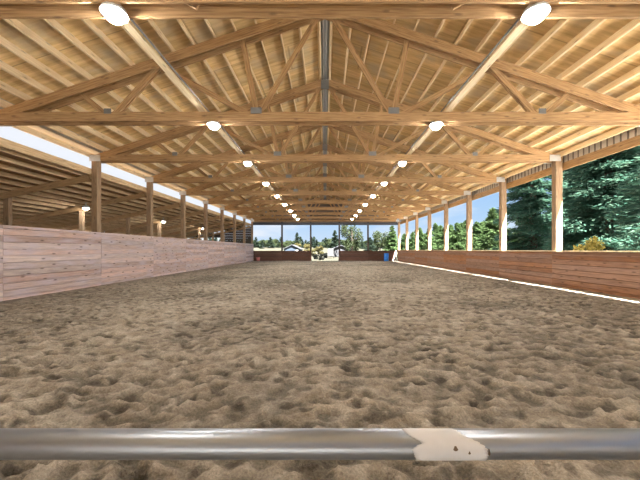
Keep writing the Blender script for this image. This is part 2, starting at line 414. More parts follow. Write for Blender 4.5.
# ------------------------------------------------------------------ mesh helpers
class MB:
    def __init__(s):
        s.v, s.f, s.uv = [], [], []

    def quad(s, idx, uvs):
        s.f.append(idx); s.uv.append(uvs)

    def bar(s, p0, p1, w, h, up=(0, 0, 1)):
        p0, p1, up = Vector(p0), Vector(p1), Vector(up)
        d = (p1 - p0); ln = d.length; d.normalize()
        a = d.cross(up)
        if a.length < 1e-5: a = d.cross(Vector((1, 0, 0)))
        a.normalize(); b = a.cross(d).normalized()
        i = len(s.v)
        for p in (p0, p1):
            for (x, y) in ((-1, -1), (1, -1), (1, 1), (-1, 1)):
                s.v.append(p + a * (x * w / 2) + b * (y * h / 2))
        o = 0.0
        for k, sz in ((0, w), (1, h), (2, w), (3, h)):
            j = (k + 1) % 4
            s.quad((i + k, i + j, i + 4 + j, i + 4 + k), ((0, o), (0, o + sz), (ln, o + sz), (ln, o)))
            o += sz
        s.quad((i + 3, i + 2, i + 1, i), ((0, 0), (0, w), (h, w), (h, 0)))
        s.quad((i + 4, i + 5, i + 6, i + 7), ((0, 0), (0, w), (h, w), (h, 0)))
        return s

    def box(s, x0, x1, y0, y1, z0, z1):
        sx, sy, sz = x1 - x0, y1 - y0, z1 - z0
        cx, cy, cz = (x0 + x1) / 2, (y0 + y1) / 2, (z0 + z1) / 2
        if sx >= sy and sx >= sz: return s.bar((x0, cy, cz), (x1, cy, cz), sy, sz)
        if sy >= sz: return s.bar((cx, y0, cz), (cx, y1, cz), sx, sz)
        return s.bar((cx, cy, z0), (cx, cy, z1), sx, sy, up=(0, 1, 0))

    def prism(s, poly, y0, y1, axis=(1, 0)):
        """polygon in the X-Z plane carried from y0 to y1"""
        i, n = len(s.v), len(poly)
        ax = Vector(axis).normalized(); ay = Vector((-ax.y, ax.x))
        area = sum(poly[k][0] * poly[(k + 1) % n][1] - poly[(k + 1) % n][0] * poly[k][1] for k in range(n))
        if area < 0: poly = poly[::-1]
        def t(p): p = Vector(p); return (p.dot(ax), p.dot(ay))
        for y in (y0, y1):
            for (x, z) in poly: s.v.append(Vector((x, y, z)))
        s.quad(tuple(range(i, i + n)), tuple(t(p) for p in poly))
        s.quad(tuple(range(i + 2 * n - 1, i + n - 1, -1)), tuple(t(p) for p in poly[::-1]))
        for k in range(n):
            j = (k + 1) % n
            u0, u1 = t(poly[k])[0], t(poly[j])[0]
            s.quad((i + j, i + k, i + n + k, i + n + j), ((u1, 0), (u0, 0), (u0, y1 - y0), (u1, y1 - y0)))
        return s

    def tube(s, p0, p1, r, n=16, r1=None, caps=True):
        p0, p1 = Vector(p0), Vector(p1)
        r1 = r if r1 is None else r1
        d = (p1 - p0); ln = d.length; d.normalize()
        a = d.cross(Vector((0, 0, 1)))
        if a.length < 1e-4: a = d.cross(Vector((1, 0, 0)))
        a.normalize(); b = a.cross(d).normalized()
        i = len(s.v)
        for p, rr in ((p0, r), (p1, r1)):
            for k in range(n):
                t = 2 * math.pi * k / n
                s.v.append(p + a * (rr * math.cos(t)) + b * (rr * math.sin(t)))
        for k in range(n):
            j = (k + 1) % n
            s.quad((i + k, i + j, i + n + j, i + n + k), ((0, k / n), (0, (k + 1) / n), (ln, (k + 1) / n), (ln, k / n)))
        if caps:
            s.quad(tuple(range(i + n - 1, i - 1, -1)), tuple((0, 0) for _ in range(n)))
            s.quad(tuple(range(i + n, i + 2 * n)), tuple((0, 0) for _ in range(n)))
        return s

    def lathe(s, prof, c=(0, 0, 0), n=20):
        i = len(s.v); c = Vector(c); m = len(prof)
        for (r, z) in prof:
            for k in range(n):
                t = 2 * math.pi * k / n
                s.v.append(c + Vector((r * math.cos(t), r * math.sin(t), z)))
        for q in range(m - 1):
            for k in range(n):
                j = (k + 1) % n
                s.quad((i + q * n + k, i + q * n + j, i + (q + 1) * n + j, i + (q + 1) * n + k),
                       ((0, 0), (0, .1), (.1, .1), (.1, 0)))
        s.quad(tuple(range(i + n - 1, i - 1, -1)), tuple((0, 0) for _ in range(n)))
        s.quad(tuple(range(i + (m - 1) * n, i + m * n)), tuple((0, 0) for _ in range(n)))
        return s

    def build(s, name, mat, parent=None, smooth=False):
        me = bpy.data.meshes.new(name)
        me.from_pydata([tuple(v) for v in s.v], [], s.f)
        uvl = me.uv_layers.new(name='UVMap')
        flat = [c for q in s.uv for t in q for c in t]
        uvl.data.foreach_set('uv', flat)
        me.materials.append(M[mat] if isinstance(mat, str) else mat)
        if smooth: me.polygons.foreach_set('use_smooth', [len(p.vertices) == 4 for p in me.polygons])
        o = bpy.data.objects.new(name, me)
        col.objects.link(o)
        if parent: o.parent = parent
        return o


def tag(o, label, cat, group=None):
    o['label'] = label; o['category'] = cat
    if group: o['group'] = group
    return o


def struct(o):
    o['kind'] = 'structure'
    return o


def empty(name, loc=(0, 0, 0), rz=0.0):
    o = bpy.data.objects.new(name, None)
    o.empty_display_size = 0.2
    o.location = loc; o.rotation_euler = (0, 0, rz)
    col.objects.link(o)
    return o


def dup(root, loc, rz=None):
    c = root.copy(); col.objects.link(c)
    c.location = loc
    if rz is not None: c.rotation_euler = (0, 0, rz)
    for ch in list(root.children):
        d = ch.copy(); col.objects.link(d); d.parent = c
        for g in list(ch.children):
            e = g.copy(); col.objects.link(e); e.parent = d
    return c


# ------------------------------------------------------------------ arena floor with hoof prints
def value_noise(X, Y, scale, seed):
    r = np.random.default_rng(seed)
    lat = r.random((256, 256))
    x, y = X / scale + 40, Y / scale + 40
    xi, yi = np.floor(x).astype(int), np.floor(y).astype(int)
    fx, fy = x - xi, y - yi
    fx, fy = fx * fx * (3 - 2 * fx), fy * fy * (3 - 2 * fy)
    g = lambda a, b: lat[a % 256, b % 256]
    return (g(xi, yi) * (1 - fx) + g(xi + 1, yi) * fx) * (1 - fy) + (g(xi, yi + 1) * (1 - fx) + g(xi + 1, yi + 1) * fx) * fy


def make_floor():
    xs = np.arange(-9.12, 9.30, 0.035)
    ys = [-1.0, 0.0, 0.8, 1.6]
    y = 1.9
    while y < 38.0:
        ys.append(y); y += max(0.022, 0.0042 * y)
    ys.append(38.0); ys = np.array(ys)
    X, Y = np.meshgrid(xs, ys)
    Z = 0.05 * (value_noise(X, Y, 1.9, 1) - .5) + 0.025 * (value_noise(X, Y, 0.7, 2) - .5)
    rid = 1 - np.abs(2 * value_noise(X + 0.15 * value_noise(X, Y, .5, 9), Y * 1.5, 0.34, 3) - 1)
    Z += 0.028 * (rid ** 2 - .4)
    Z += 0.022 * (value_noise(X, Y * 1.4, 0.2, 4) - .5) + 0.018 * (value_noise(X, Y * 1.3, 0.085, 5) - .5) + 0.012 * (value_noise(X, Y, 0.045, 6) - .5)
    n = 15000
    cx = rng.uniform(-8.9, 8.9, n); cy = 1.5 + 36 * rng.random(n) ** 1.25
    rad = rng.uniform(0.032, 0.082, n); dep = rng.uniform(0.012, 0.036, n); ang = rng.normal(0, .6, n); el = rng.uniform(1.2, 2.4, n)
    for i in range(n):
        R = rad[i] * 4.2
        a, b = np.searchsorted(xs, [cx[i] - R, cx[i] + R]); c, d = np.searchsorted(ys, [cy[i] - R, cy[i] + R])
        if a >= b or c >= d: continue
        dx = X[c:d, a:b] - cx[i]; dy = Y[c:d, a:b] - cy[i]
        u = dx * np.cos(ang[i]) + dy * np.sin(ang[i]); v = -dx * np.sin(ang[i]) + dy * np.cos(ang[i])
        q = (u / (rad[i] * el[i])) ** 2 + (v / rad[i]) ** 2
        Z[c:d, a:b] += -dep[i] * np.exp(-q ** 1.5) + dep[i] * 0.55 * np.exp(-((np.sqrt(q) - 1.35) / 0.38) ** 2)
    edge = np.clip((9.25 - np.abs(X)) / 1.6, 0, 1)
    Z *= edge
    ny, nx = X.shape
    me = bpy.data.meshes.new('floor')
    me.vertices.add(nx * ny)
    me.vertices.foreach_set('co', np.stack([X, Y, Z], -1).astype(np.float32).ravel())
    idx = np.arange(nx * ny).reshape(ny, nx)
    q = np.stack([idx[:-1, :-1], idx[:-1, 1:], idx[1:, 1:], idx[1:, :-1]], -1).reshape(-1, 4)
    me.loops.add(q.size); me.loops.foreach_set('vertex_index', q.ravel())
    me.polygons.add(len(q)); me.polygons.foreach_set('loop_start', np.arange(0, q.size, 4))
    me.polygons.foreach_set('use_smooth', np.ones(len(q), bool))
    me.update(); me.validate()
    me.materials.append(M['sand'])
    o = bpy.data.objects.new('floor', me); col.objects.link(o)
    return struct(o)


make_floor()
g = MB()
top = [(-260, 3.6), (-60, 2.7), (0, 2.5), (40, 1.7), (75, -.2)]
for (x, z) in top:
    for (y, f) in ((95, None), (125, .5), (170, 1.0), (260, 1.05)):
        g.v.append(Vector((x, y, -.215 if f is None else -.215 + (z + .215) * f)))
for a in range(4):
    for q in range(3):
        i_ = a * 4 + q; g.quad((i_, i_ + 4, i_ + 5, i_ + 1), ((0, 0),) * 4)
struct(g.build('ground', 'ground', None, True))
def meadow(x, y):
    x = max(-260, min(75, x)); zz = np.interp(x, [t[0] for t in top], [t[1] for t in top])
    return -.215 + (zz + .215) * float(np.interp(y, [95, 125, 170, 260], [0, .5, 1.0, 1.05]))
g = MB(); g.box(-320, 320, -80, 500, -0.42, -0.22); struct(g.build('ground', 'ground'))


# ------------------------------------------------------------------ roofs
def slope_pt(sgn, s, n):     # s along the slope from the ridge, n above the top chord's top edge
    return (sgn * (s / NRM + n * PITCH / NRM), RIDGE - s * PITCH / NRM + n / NRM)


for sgn, edge_s in ((-1, 9.42 * NRM), (1, 9.95 * NRM)):
    side = 'lean-to-side' if sgn < 0 else 'open-side'
    sh = MB()
    last = edge_s if sgn > 0 else edge_s - 0.66
    p = [slope_pt(sgn, 0.12, 0.235), slope_pt(sgn, last, 0.235), slope_pt(sgn, last, 0.25), slope_pt(sgn, 0.12, 0.25)]
    sh.prism(p, BACK, END + 0.5, axis=(sgn * 3, -1))
    struct(sh.build('ceiling', 'sheath'))
    tin = MB()
    p = [slope_pt(sgn, -0.0857, 0.257), slope_pt(sgn, edge_s + .05, 0.257), slope_pt(sgn, edge_s + .05, 0.275), slope_pt(sgn, -0.0917, 0.275)]
    tin.prism(p, BACK, END + 0.5, axis=(sgn * 3, -1))
    if sgn < 0:              # ribs of the bare steel strip along the eave
        for q in (0.15, 0.3, 0.45):
            x, z = slope_pt(sgn, last + q, 0.245)
            tin.bar((x, BACK, z), (x, END + .4, z), 0.03, 0.025, up=(sgn * PITCH, 0, 1))
    struct(tin.build('ceiling', 'metal_roof'))
    up = (sgn * PITCH, 0, 1)
    j, s = 1, 0.16
    while s < edge_s - 0.25:
        x, z = slope_pt(sgn, s, 0.1175)
        b = MB(); b.bar((x, BACK, z), (x, END + 0.1, z), 0.042, 0.233, up=up)
        o = b.build('roof_purlin', 'purlin')
        tag(o, f'long pale timber purlin under the {side} roof slope, {ORD[j]} down from the ridge', 'roof beam', f'purlins of the {side} roof slope')
        j += 1; s += 0.61
    x, z = slope_pt(sgn, edge_s - (0.05 if sgn > 0 else 0.02), 0.035 if sgn > 0 else 0.075)
    b = MB(); b.bar((x, BACK, z), (x, END + .5, z), 0.045, 0.25 if sgn > 0 else 0.18)
    tag(b.build('eave_board', 'purlin'), 'tan board along the roof edge over the ' + ('bright strip above the lean-to' if sgn < 0 else 'open post row'), 'board')

r = MB(); r.bar((0, BACK, RIDGE + 0.06), (0, END + .3, RIDGE + 0.06), 0.15, 0.24)
ro = r.build('ridge_beam', 'metal_roof')
r = MB(); r.bar((0, BACK, RIDGE - 0.066), (0, END + .3, RIDGE - 0.066), 0.05, 0.012); r.build('seam', 'bracket', ro)['label'] = 'dark seam'
tag(ro, 'grey ridge beam running along the very peak of the roof', 'roof beam')


# ------------------------------------------------------------------ roof trusses
def make_truss(y):
    root = empty('roof_truss', (0, y, 0))
    PL = 0.14
    zt = lambda x: RIDGE - abs(x) * PITCH
    for py in (-PL, PL):
        for sg in (-1, 1):
            b = MB()
            b.prism([(sg * 0.012, RIDGE), (sg * 9.15, zt(9.15)), (sg * 9.15, 5.252), (sg * 8.38, 5.252), (sg * 0.012, RIDGE - 0.262)], py - .02, py + .02, axis=(3 * sg, -1))
            b.build('top_chord', 'truss', root)
        b = MB(); b.box(-9.35, 9.5, py - .02, py + .02, 5.0, 5.25); b.build('bottom_chord', 'truss', root)
    for sg in (-1, 1):
        for (x0, x1, oy) in ((1.9, 0.10, -0.06), (1.9, 2.32, 0.0), (1.9, 4.62, 0.06), (5.95, 4.56, -0.08), (6.02, 4.70, 0.08), (6.02, 6.9, 0.0)):
            b = MB(); b.bar((sg * x0, oy, 5.13), (sg * x1, oy, zt(x1) - 0.14), 0.04, 0.14, up=(0, 1, 0)) if False else \
                b.bar((sg * x0, oy, 5.13), (sg * x1, oy, zt(x1) - 0.14), 0.14, 0.04, up=(0, 1, 0))
            b.build('web', 'truss', root)
        b = MB(); b.box(sg * 1.9 - .15, sg * 1.9 + .15, -PL - .029, -PL - .021, 5.20, 5.37); b.build('gusset_plate', 'bracket', root)
        b = MB(); b.box(sg * 6.0 - .10, sg * 6.0 + .10, -PL - .029, -PL - .021, 5.2, 5.34); b.build('gusset_plate', 'bracket', root)
        b = MB(); b.box(sg * 9.2 - .22, sg * 9.2 + .22, -PL - .031, -PL - .021, 4.98, 5.24)
        b.build('heel_bracket', 'zinc', root)
        b = MB(); b.box(sg * 9.2 - .22, sg * 9.2 + .22, PL + .021, PL + .031, 4.98, 5.24)
        b.build('heel_bracket', 'zinc', root)
    b = MB(); b.prism([(-.16, 7.86), (.16, 7.86), (.16, 8.24), (0, 8.29), (-.16, 8.24)], -PL - .029, -PL - .021); b.build('gusset_plate', 'bracket', root)
    return root


tr0 = None
for k in range(0, 10):
    if tr0 is None: o = tr0 = make_truss(TY(0))
    else: o = dup(tr0, (0, TY(k), 0))
    w = 'overhead at the top edge' if k == 0 else ('set in the far end gable' if k == 9 else f'{ORD[9 - k]} in front of the far gable truss')
    tag(o, f'wide brown timber roof truss with crossing webs, {w}', 'roof truss', 'roof trusses across the arena')

# long braces over the bottom chords, with the lamps hung beside them
for sg in (-1, 1):
    side = 'lean-to' if sg < 0 else 'open'
    b = MB(); b.box(sg * 3.36 - .075, sg * 3.36 + .075, BACK, END, 5.252, 5.292)
    tag(b.build('lateral_brace', 'purlin'), f'long pale brace board above the lamp row on the {side} side', 'board', 'brace boards along the lamp rows')
    b = MB(); b.tube((sg * 3.22, BACK, 5.275), (sg * 3.22, END - .1, 5.275), 0.018, 8)
    tag(b.build('conduit', 'bracket'), f'thin grey conduit along the brace board of the {side}-side lamp row', 'conduit', 'conduits along the lamp rows')


# ------------------------------------------------------------------ lamps
def make_lamp():
    root = empty('ceiling_lamp')
    b = MB(); b.lathe([(0.05, 0.15), (0.10, 0.135), (0.15, 0.08), (0.185, -0.005), (0.175, -0.005), (0.14, 0.03), (0.09, 0.03)][::-1], n=24); b.build('housing', 'housing', root, True)
    b = MB(); b.lathe([(0.02, -0.12), (0.07, -0.108), (0.112, -0.075), (0.132, -0.03), (0.132, 0.0), (0.10, 0.028)], n=20)
    b.build('lens', 'lens', root, True)
    b = MB(); b.tube((0, 0, 0.11), (0, 0, 0.30), 0.022, 8); b.bar((-.11, 0, .292), (.11, 0, .292), .06, .016); b.build('hanger', 'housing', root)
    return root


lamp0 = None
for sg in (-1, 1):
    side = 'lean-to' if sg < 0 else 'open'
    for k in range(-1, 9):  # foremost pair, out of view with no truss, added to light the near sand
        loc = (sg * 3.13, TY(k), 4.95)
        if lamp0 is None:
            o = lamp0 = make_lamp(); o.location = loc
        else: o = dup(lamp0, loc)
        tag(o, f'glowing ceiling lamp in the {side}-side row, {ORD[9 - k]} from the far end', 'lamp', 'ceiling lamps in two rows')


# ------------------------------------------------------------------ posts
def make_post(x, y, z0, z1, sx, sy, label, group, mat='post'):
    b = MB()
    b.box(-sx / 2, sx / 2, -sy / 2, sy / 2, 0, z1 - z0)
    o = b.build('timber_post', mat); o.location = (x, y, z0)
    return tag(o, label, 'post', group)


for k in range(2, 10):
    far = k == 9
    make_post(HALF + .20, TY(k), -.25, 5.19, 0.26, 0.23,
              'timber corner post at the far end of the low brown wall' if far else f'square timber post behind the low brown wall, {ORD[k-1]} from the steel rail', 'posts of the open side')
    make_post(-HALF - .06, TY(k), -.25, 5.19, 0.22, 0.23,
              'timber corner post at the far end of the tall pale wall' if far else f'square timber post behind the tall pale wall, {ORD[k-1]} from the steel rail', 'posts between arena and lean-to')
for x in (-5.5, -1.83, 1.83, 5.5):
    w = {-5.5: 'halfway between the lean-to corner and the gateway', -1.83: 'on the lean-to side of the end gateway', 1.83: 'on the open side of the end gateway', 5.5: 'halfway between the gateway and the blue barrel'}[x]
    make_post(x, END + 0.28, -.25, 7.0 - abs(x) * .3, 0.2, 0.18, f'dark timber end post {w}', 'posts of the far end', 'dark')


# ------------------------------------------------------------------ kick walls
def board_wall(name, mat, axis, fixed0, fixed1, runs, z1, bh=0.195):
    b = MB()
    for (a0, a1) in runs:
        if axis == 'y': b.box(fixed1 + .006 if fixed0 > 0 else fixed0 - .016, fixed1 + .016 if fixed0 > 0 else fixed0 - .006, a0, a1, -.1, z1 - .01)
        else: b.box(a0, a1, fixed1 + .006, fixed1 + .016, -.1, z1 - .01)
        z = -0.1
        while z < z1 - 0.03:
            zt = min(z + bh, z1)
            jit = random.uniform(-.004, .004)
            if axis == 'y': b.box(fixed0 + jit, fixed1 + jit, a0 + .003, a1 - .003, z + .009, zt - .009)
            else: b.box(a0 + .003, a1 - .003, fixed0 + jit, fixed1 + jit, z + .009, zt - .009)
            z = zt
    return struct(b.build(name, mat))


ruy = [BACK] + [TY(k) for k in range(-2, 9)] + [END - .05]
runs = [(ruy[i], ruy[i + 1]) for i in range(len(ruy) - 1)]
board_wall('wall_left', 'wall_left', 'y', -9.11, -9.06, runs, 2.15)
board_wall('wall_right', 'wall_right', 'y', 9.20, 9.25, runs, 1.37)
b = MB(); b.box(9.17, 9.27, BACK, END - .05, 1.372, 1.41); struct(b.build('trim_1', 'purlin'))
b = MB(); b.box(9.175, 9.194, BACK, END - .05, 1.22, 1.262); struct(b.build('trim_2', 'wall_right'))
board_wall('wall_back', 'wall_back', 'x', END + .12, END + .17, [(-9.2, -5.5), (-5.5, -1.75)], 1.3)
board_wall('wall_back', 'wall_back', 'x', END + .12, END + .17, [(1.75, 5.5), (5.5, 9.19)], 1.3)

board_wall('wall_rear_blocker', 'post', 'x', BACK - .06, BACK, [(-9.2, -4), (-4, 4), (4, 9.2)], 5.0, .25)  # unseen wall added behind the camera to shut out rear light
# eave beams and the siding above the open side
b = MB()
for k in range(-3, 9):
    b.box(9.545, 9.585, TY(k) + .002, TY(k + 1) - .002, 4.63, 4.93)
tag(b.build('eave_beam', 'truss'), 'brown eave beam along the tops of the posts over the low wall', 'beam')
b = MB()
y = BACK
while y < END:
    b.box(9.60, 9.612, y, y + 0.16, 4.90, 5.325); b.box(9.70, 9.712, y, y + .23, 4.87, 5.28)
    y += 0.23
struct(b.build('wall_right_siding', 'siding'))
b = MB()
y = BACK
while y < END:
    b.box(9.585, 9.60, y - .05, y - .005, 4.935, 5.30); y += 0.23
struct(b.build('wall_right_rib_shade', 'rib_shade'))  # dark strips put in as the shade of the siding's valleys
b = MB(); b.box(-9.44, -9.385, BACK, END, 4.45, 4.70)
tag(b.build('eave_beam', 'leanto'), 'tan ledger beam carrying the lean-to roof, below the bright strip', 'beam')

# far gable
b = MB()
gz = lambda x: RIDGE + .24 - abs(x) * PITCH
b.prism([(-9.3, 4.60), (9.3, 4.60), (9.3, gz(9.3)), (0, gz(0)), (-9.3, gz(9.3))], END + .40, END + .43)
x = -9.2
while x < 9.2:
    b.box(x, x + .05, END + .385, END + .40, 4.6, gz(x) - .02); x += .3
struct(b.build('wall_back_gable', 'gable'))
n = 0
for z in (5.35, 5.95, 6.55, 7.15, 7.7):
    w = min(9.1, (RIDGE - z - .1) / PITCH)
    n += 1
    b = MB(); b.box(-w, w, END + .335 if False else END + .372, END + .384, z - .07, z + .07)
    tag(b.build('gable_girt', 'dark'), f'dark board across the far end gable, {ORD[n]} up from the header', 'board', 'boards across the far end gable')
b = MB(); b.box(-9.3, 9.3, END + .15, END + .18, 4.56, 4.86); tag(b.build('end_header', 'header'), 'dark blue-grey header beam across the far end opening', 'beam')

# ------------------------------------------------------------------ lean-to beside the arena
LX0, LX1, LP = -9.40, -18.4, 0.21
lz = lambda x, n=0.0: 4.46 + n + (x - LX0) * LP      # top of the rafters
def lpt(x, n): return (x, lz(x, n))
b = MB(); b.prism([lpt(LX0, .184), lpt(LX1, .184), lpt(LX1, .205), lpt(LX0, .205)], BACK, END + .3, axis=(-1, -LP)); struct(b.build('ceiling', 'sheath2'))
j, x = 1, LX0 - .35
while x > LX1:
    b = MB(); b.bar((x, BACK, lz(x, .095)), (x, END + .2, lz(x, .095)), .042, .16, up=(-LP, 0, 1))
    tag(b.build('lean_to_purlin', 'leanto'), f'tan purlin under the low lean-to roof, {ORD[j]} out from the tall pale wall', 'roof beam', 'purlins of the lean-to roof')
    j += 1; x -= 0.56
for k in range(2, 10):
    w = f'at the {ORD[k-1]} post from the steel rail'
    b = MB(); b.bar((LX0 - .06, TY(k) - .1, lz(LX0, -.125)), (LX1, TY(k) - .1, lz(LX1, -.125)), .045, .24)
    tag(b.build('lean_to_rafter', 'truss'), f'brown rafter sloping down under the lean-to roof, {w}', 'roof beam', 'rafters of the lean-to')
    make_post(-12.85, TY(k), -.25, lz(-12.85) - .01, .2, .15, f'greyish post of the middle lean-to row, {ORD[k-1]} from the steel rail', 'middle row of lean-to posts')
for k in range(3, 10):
    make_post(-17.0, TY(k), -.25, lz(-17.0) - .01, .2, .15, f'timber post of the outermost lean-to row, {ORD[k-2]} from the steel rail', 'outer row of lean-to posts')
board_wall('wall_left_outer', 'wall_back', 'y', -18.0, -17.95, runs, 2.45, .25)
# closed end of the lean-to beside the arena, open further out
b = MB()
z = -.1
while z < 4.2:
    b.box(-12.75, -9.3, END + .1, END + .14, z, z + .28); z += .3
struct(b.build('wall_left_end', 'dark'))
b = MB(); b.box(-18.2, -12.8, END + .1, END + .14, 2.95, 3.25); b.box(-15.5, -12.8, END + .1, END + .14, 3.25, 3.5); struct(b.build('trim_3', 'dark'))


def lean_lamp(x, y, z, label):
    o = dup(lamp0, (x, y, z))
    for c in o.children:
        if c.name.startswith('lens'):
            c.data = c.data.copy(); c.data.materials.clear(); c.data.materials.append(M['lens_dim']); c.scale = (.8, .8, .8)
    tag(o, label, 'lamp', 'lamps under the lean-to roof')


lean_lamp(-12.32, TY(3) - .4, lz(-12.32, -.27), 'bright round lamp under the lean-to roof, above the pale-lit post nearest the steel rail')
lean_lamp(-12.32, TY(5) - .4, lz(-12.32, -.27), 'round lamp under the lean-to roof, midway along its middle post row')
lean_lamp(-12.32, TY(7) - .4, lz(-12.32, -.27), 'round lamp under the lean-to roof, farthest along its middle post row')
lean_lamp(-16.9, TY(5) - .3, lz(-16.9, -.31), 'small low lamp deep under the lean-to, just above the tall pale wall top')


# ------------------------------------------------------------------ steel rail in the foreground
def make_gate():
    root = empty('steel_gate', (0.0, 0.57, 0))
    zc, R = 1.076, 0.0255
    b = MB(); b.tube((-1.75, 0, zc), (1.75, 0, zc), R, 48); b.build('top_rail', 'steel', root, True)
    for z in (0.22, 0.5, 0.76):
        b = MB(); b.tube((-1.75, 0, z), (1.75, 0, z), .02, 16); b.build('lower_rail', 'steel', root, True)
    for x in (-1.75, 1.75):
        b = MB(); b.tube((x, 0, 0.05), (x, 0, zc + .02), .026, 20); b.build('upright', 'steel', root, True)
    # peeling white wrap on the top rail: outline in (x, angle); angle 90 = top, 180 = facing the camera
    up = [(.150, 75), (.152, 100), (.160, 118), (.178, 140), (.181, 146), (.170, 152), (.160, 166), (.165, 190), (.170, 215), (.172, 260)]
    dn = [(.246, 75), (.255, 100), (.262, 116), (.276, 132), (.285, 142), (.293, 152), (.298, 163), (.300, 185), (.298, 215), (.300, 260)]
    me = MB()
    def patch(lft, rgt, rad, nx=14):
        i0 = len(me.v)
        def lerp(tab, a):
            for (x0, a0), (x1, a1) in zip(tab, tab[1:]):
                if a0 <= a <= a1: return x0 + (x1 - x0) * (a - a0) / (a1 - a0)
            return tab[-1][0]
        angs = [75 + 185 * t / 46 for t in range(47)]
        for a in angs:
            xl, xr = lerp(lft, a) + .0015 * math.sin(a * .7), lerp(rgt, a) + .002 * math.sin(a * .5)
            for q in range(nx + 1):
                x = xl + (xr - xl) * q / nx
                t = math.radians(a)
                me.v.append(Vector((x, rad * math.cos(t), zc + rad * math.sin(t))))
        for r_ in range(46):
            for q in range(nx):
                k_ = i0 + r_ * (nx + 1) + q
                me.quad((k_, k_ + 1, k_ + nx + 2, k_ + nx + 1), ((0, 0), (.1, 0), (.1, .1), (0, .1)))
    patch(up, dn, R + .0009)
    o = me.build('white_wrap', 'tape', root, True); o['label'] = 'peeling white wrap'
    sol = o.modifiers.new('thick', 'SOLIDIFY'); sol.thickness = .0006; sol.offset = 1
    for (x, a, rx, ra) in ((.240, 163, .004, 9), (.265, 178, .002, 6), (.301, 176, .002, 14)):
        s = MB(); i0 = 0
        pts = [(x + rx * math.cos(t) * (1 + .3 * math.sin(3 * t)), a + ra * math.sin(t)) for t in [2 * math.pi * q / 14 for q in range(14)]]
        rad = R + .0022
        for (px, pa) in pts: s.v.append(Vector((px, rad * math.cos(math.radians(pa)), zc + rad * math.sin(math.radians(pa)))))
        s.quad(tuple(range(14)), tuple((0, 0) for _ in range(14)))
        o = s.build('stain', 'stain', root); o['label'] = 'dark stain'
    return tag(root, 'round galvanised steel rail across the foreground with a peeling white wrap', 'gate')


make_gate()

# ------------------------------------------------------------------ small things at the far end
root = empty('barrel', (7.72, END - .35, 0.0))
b = MB(); b.lathe([(.27, 0), (.285, .02), (.285, .28), (.297, .30), (.285, .32), (.285, .58), (.297, .6), (.285, .62), (.285, .93), (.27, .95)], n=28); b.build('drum', 'barrel', root, True)
b = MB(); b.lathe([(.255, .95), (.28, .952), (.28, .985), (.25, .985), (.24, .965)], n=28); b.build('lid', 'barrel', root, True)
tag(root, 'upright blue plastic barrel on the sand against the dark far wall', 'barrel')
b = MB(); b.bar((8.55, END - .35, 0.03), (8.96, END - .25, 1.33), .07, .11, up=(0, 1, 0)); tag(b.build('jump_rail', 'white'), 'white board leaning at a slant in the far corner by the barrel', 'board', 'white boards in the far corner')
b = MB(); b.bar((8.88, END - .52, 0.03), (8.98, END - .4, 1.1), .07, .1, up=(0, 1, 0)); tag(b.build('jump_rail', 'white'), 'shorter white board standing almost upright in the far corner by the barrel', 'board', 'white boards in the far corner')
root = empty('bucket', (-8.42, END - .3, 0))
b = MB(); b.lathe([(.17, 0), (.19, .02), (.24, .42), (.25, .43), (.25, .46), (.225, .46), (.18, .05)], n=24); b.build('pail', 'pink', root, True)
b = MB()
for q in range(12):
    t0, t1 = math.pi * q / 12, math.pi * (q + 1) / 12
    b.tube((.245 * math.cos(t0), 0, .43 + .16 * math.sin(t0)), (.245 * math.cos(t1), 0, .43 + .16 * math.sin(t1)), .008, 6)
b.build('handle', 'bracket', root)
tag(root, 'faded red bucket on the sand in the far corner by the pale wall', 'bucket')


# ------------------------------------------------------------------ trees
def cards(name, C, D, S, Lh, Wh, mat, parent):
    """leaf blades: centre C, long direction D, side S, half sizes"""
    C, D, S = (np.asarray(a, dtype=np.float32) for a in (C, D, S))
    Lh = np.asarray(Lh, np.float32)[:, None]; Wh = np.asarray(Wh, np.float32)[:, None]
    N_ = np.cross(D, S)
    V = np.stack([C - D * Lh, C + S * Wh - D * Lh * .1 + N_ * Wh * .25, C + D * Lh, C - S * Wh - D * Lh * .1 + N_ * Wh * .25], 1).reshape(-1, 3)
    n = len(C)
    me = bpy.data.meshes.new(name)
    me.vertices.add(4 * n); me.vertices.foreach_set('co', V.astype(np.float32).ravel())
    me.loops.add(4 * n); me.loops.foreach_set('vertex_index', np.arange(4 * n, dtype=np.int32))
    me.polygons.add(n); me.polygons.foreach_set('loop_start', np.arange(0, 4 * n, 4, dtype=np.int32))
    me.update(); me.validate()
    me.materials.append(M[mat])
    o = bpy.data.objects.new(name, me); col.objects.link(o); o.parent = parent
    return o


def unit(a): return a / np.maximum(np.linalg.norm(a, axis=1, keepdims=True), 1e-6)


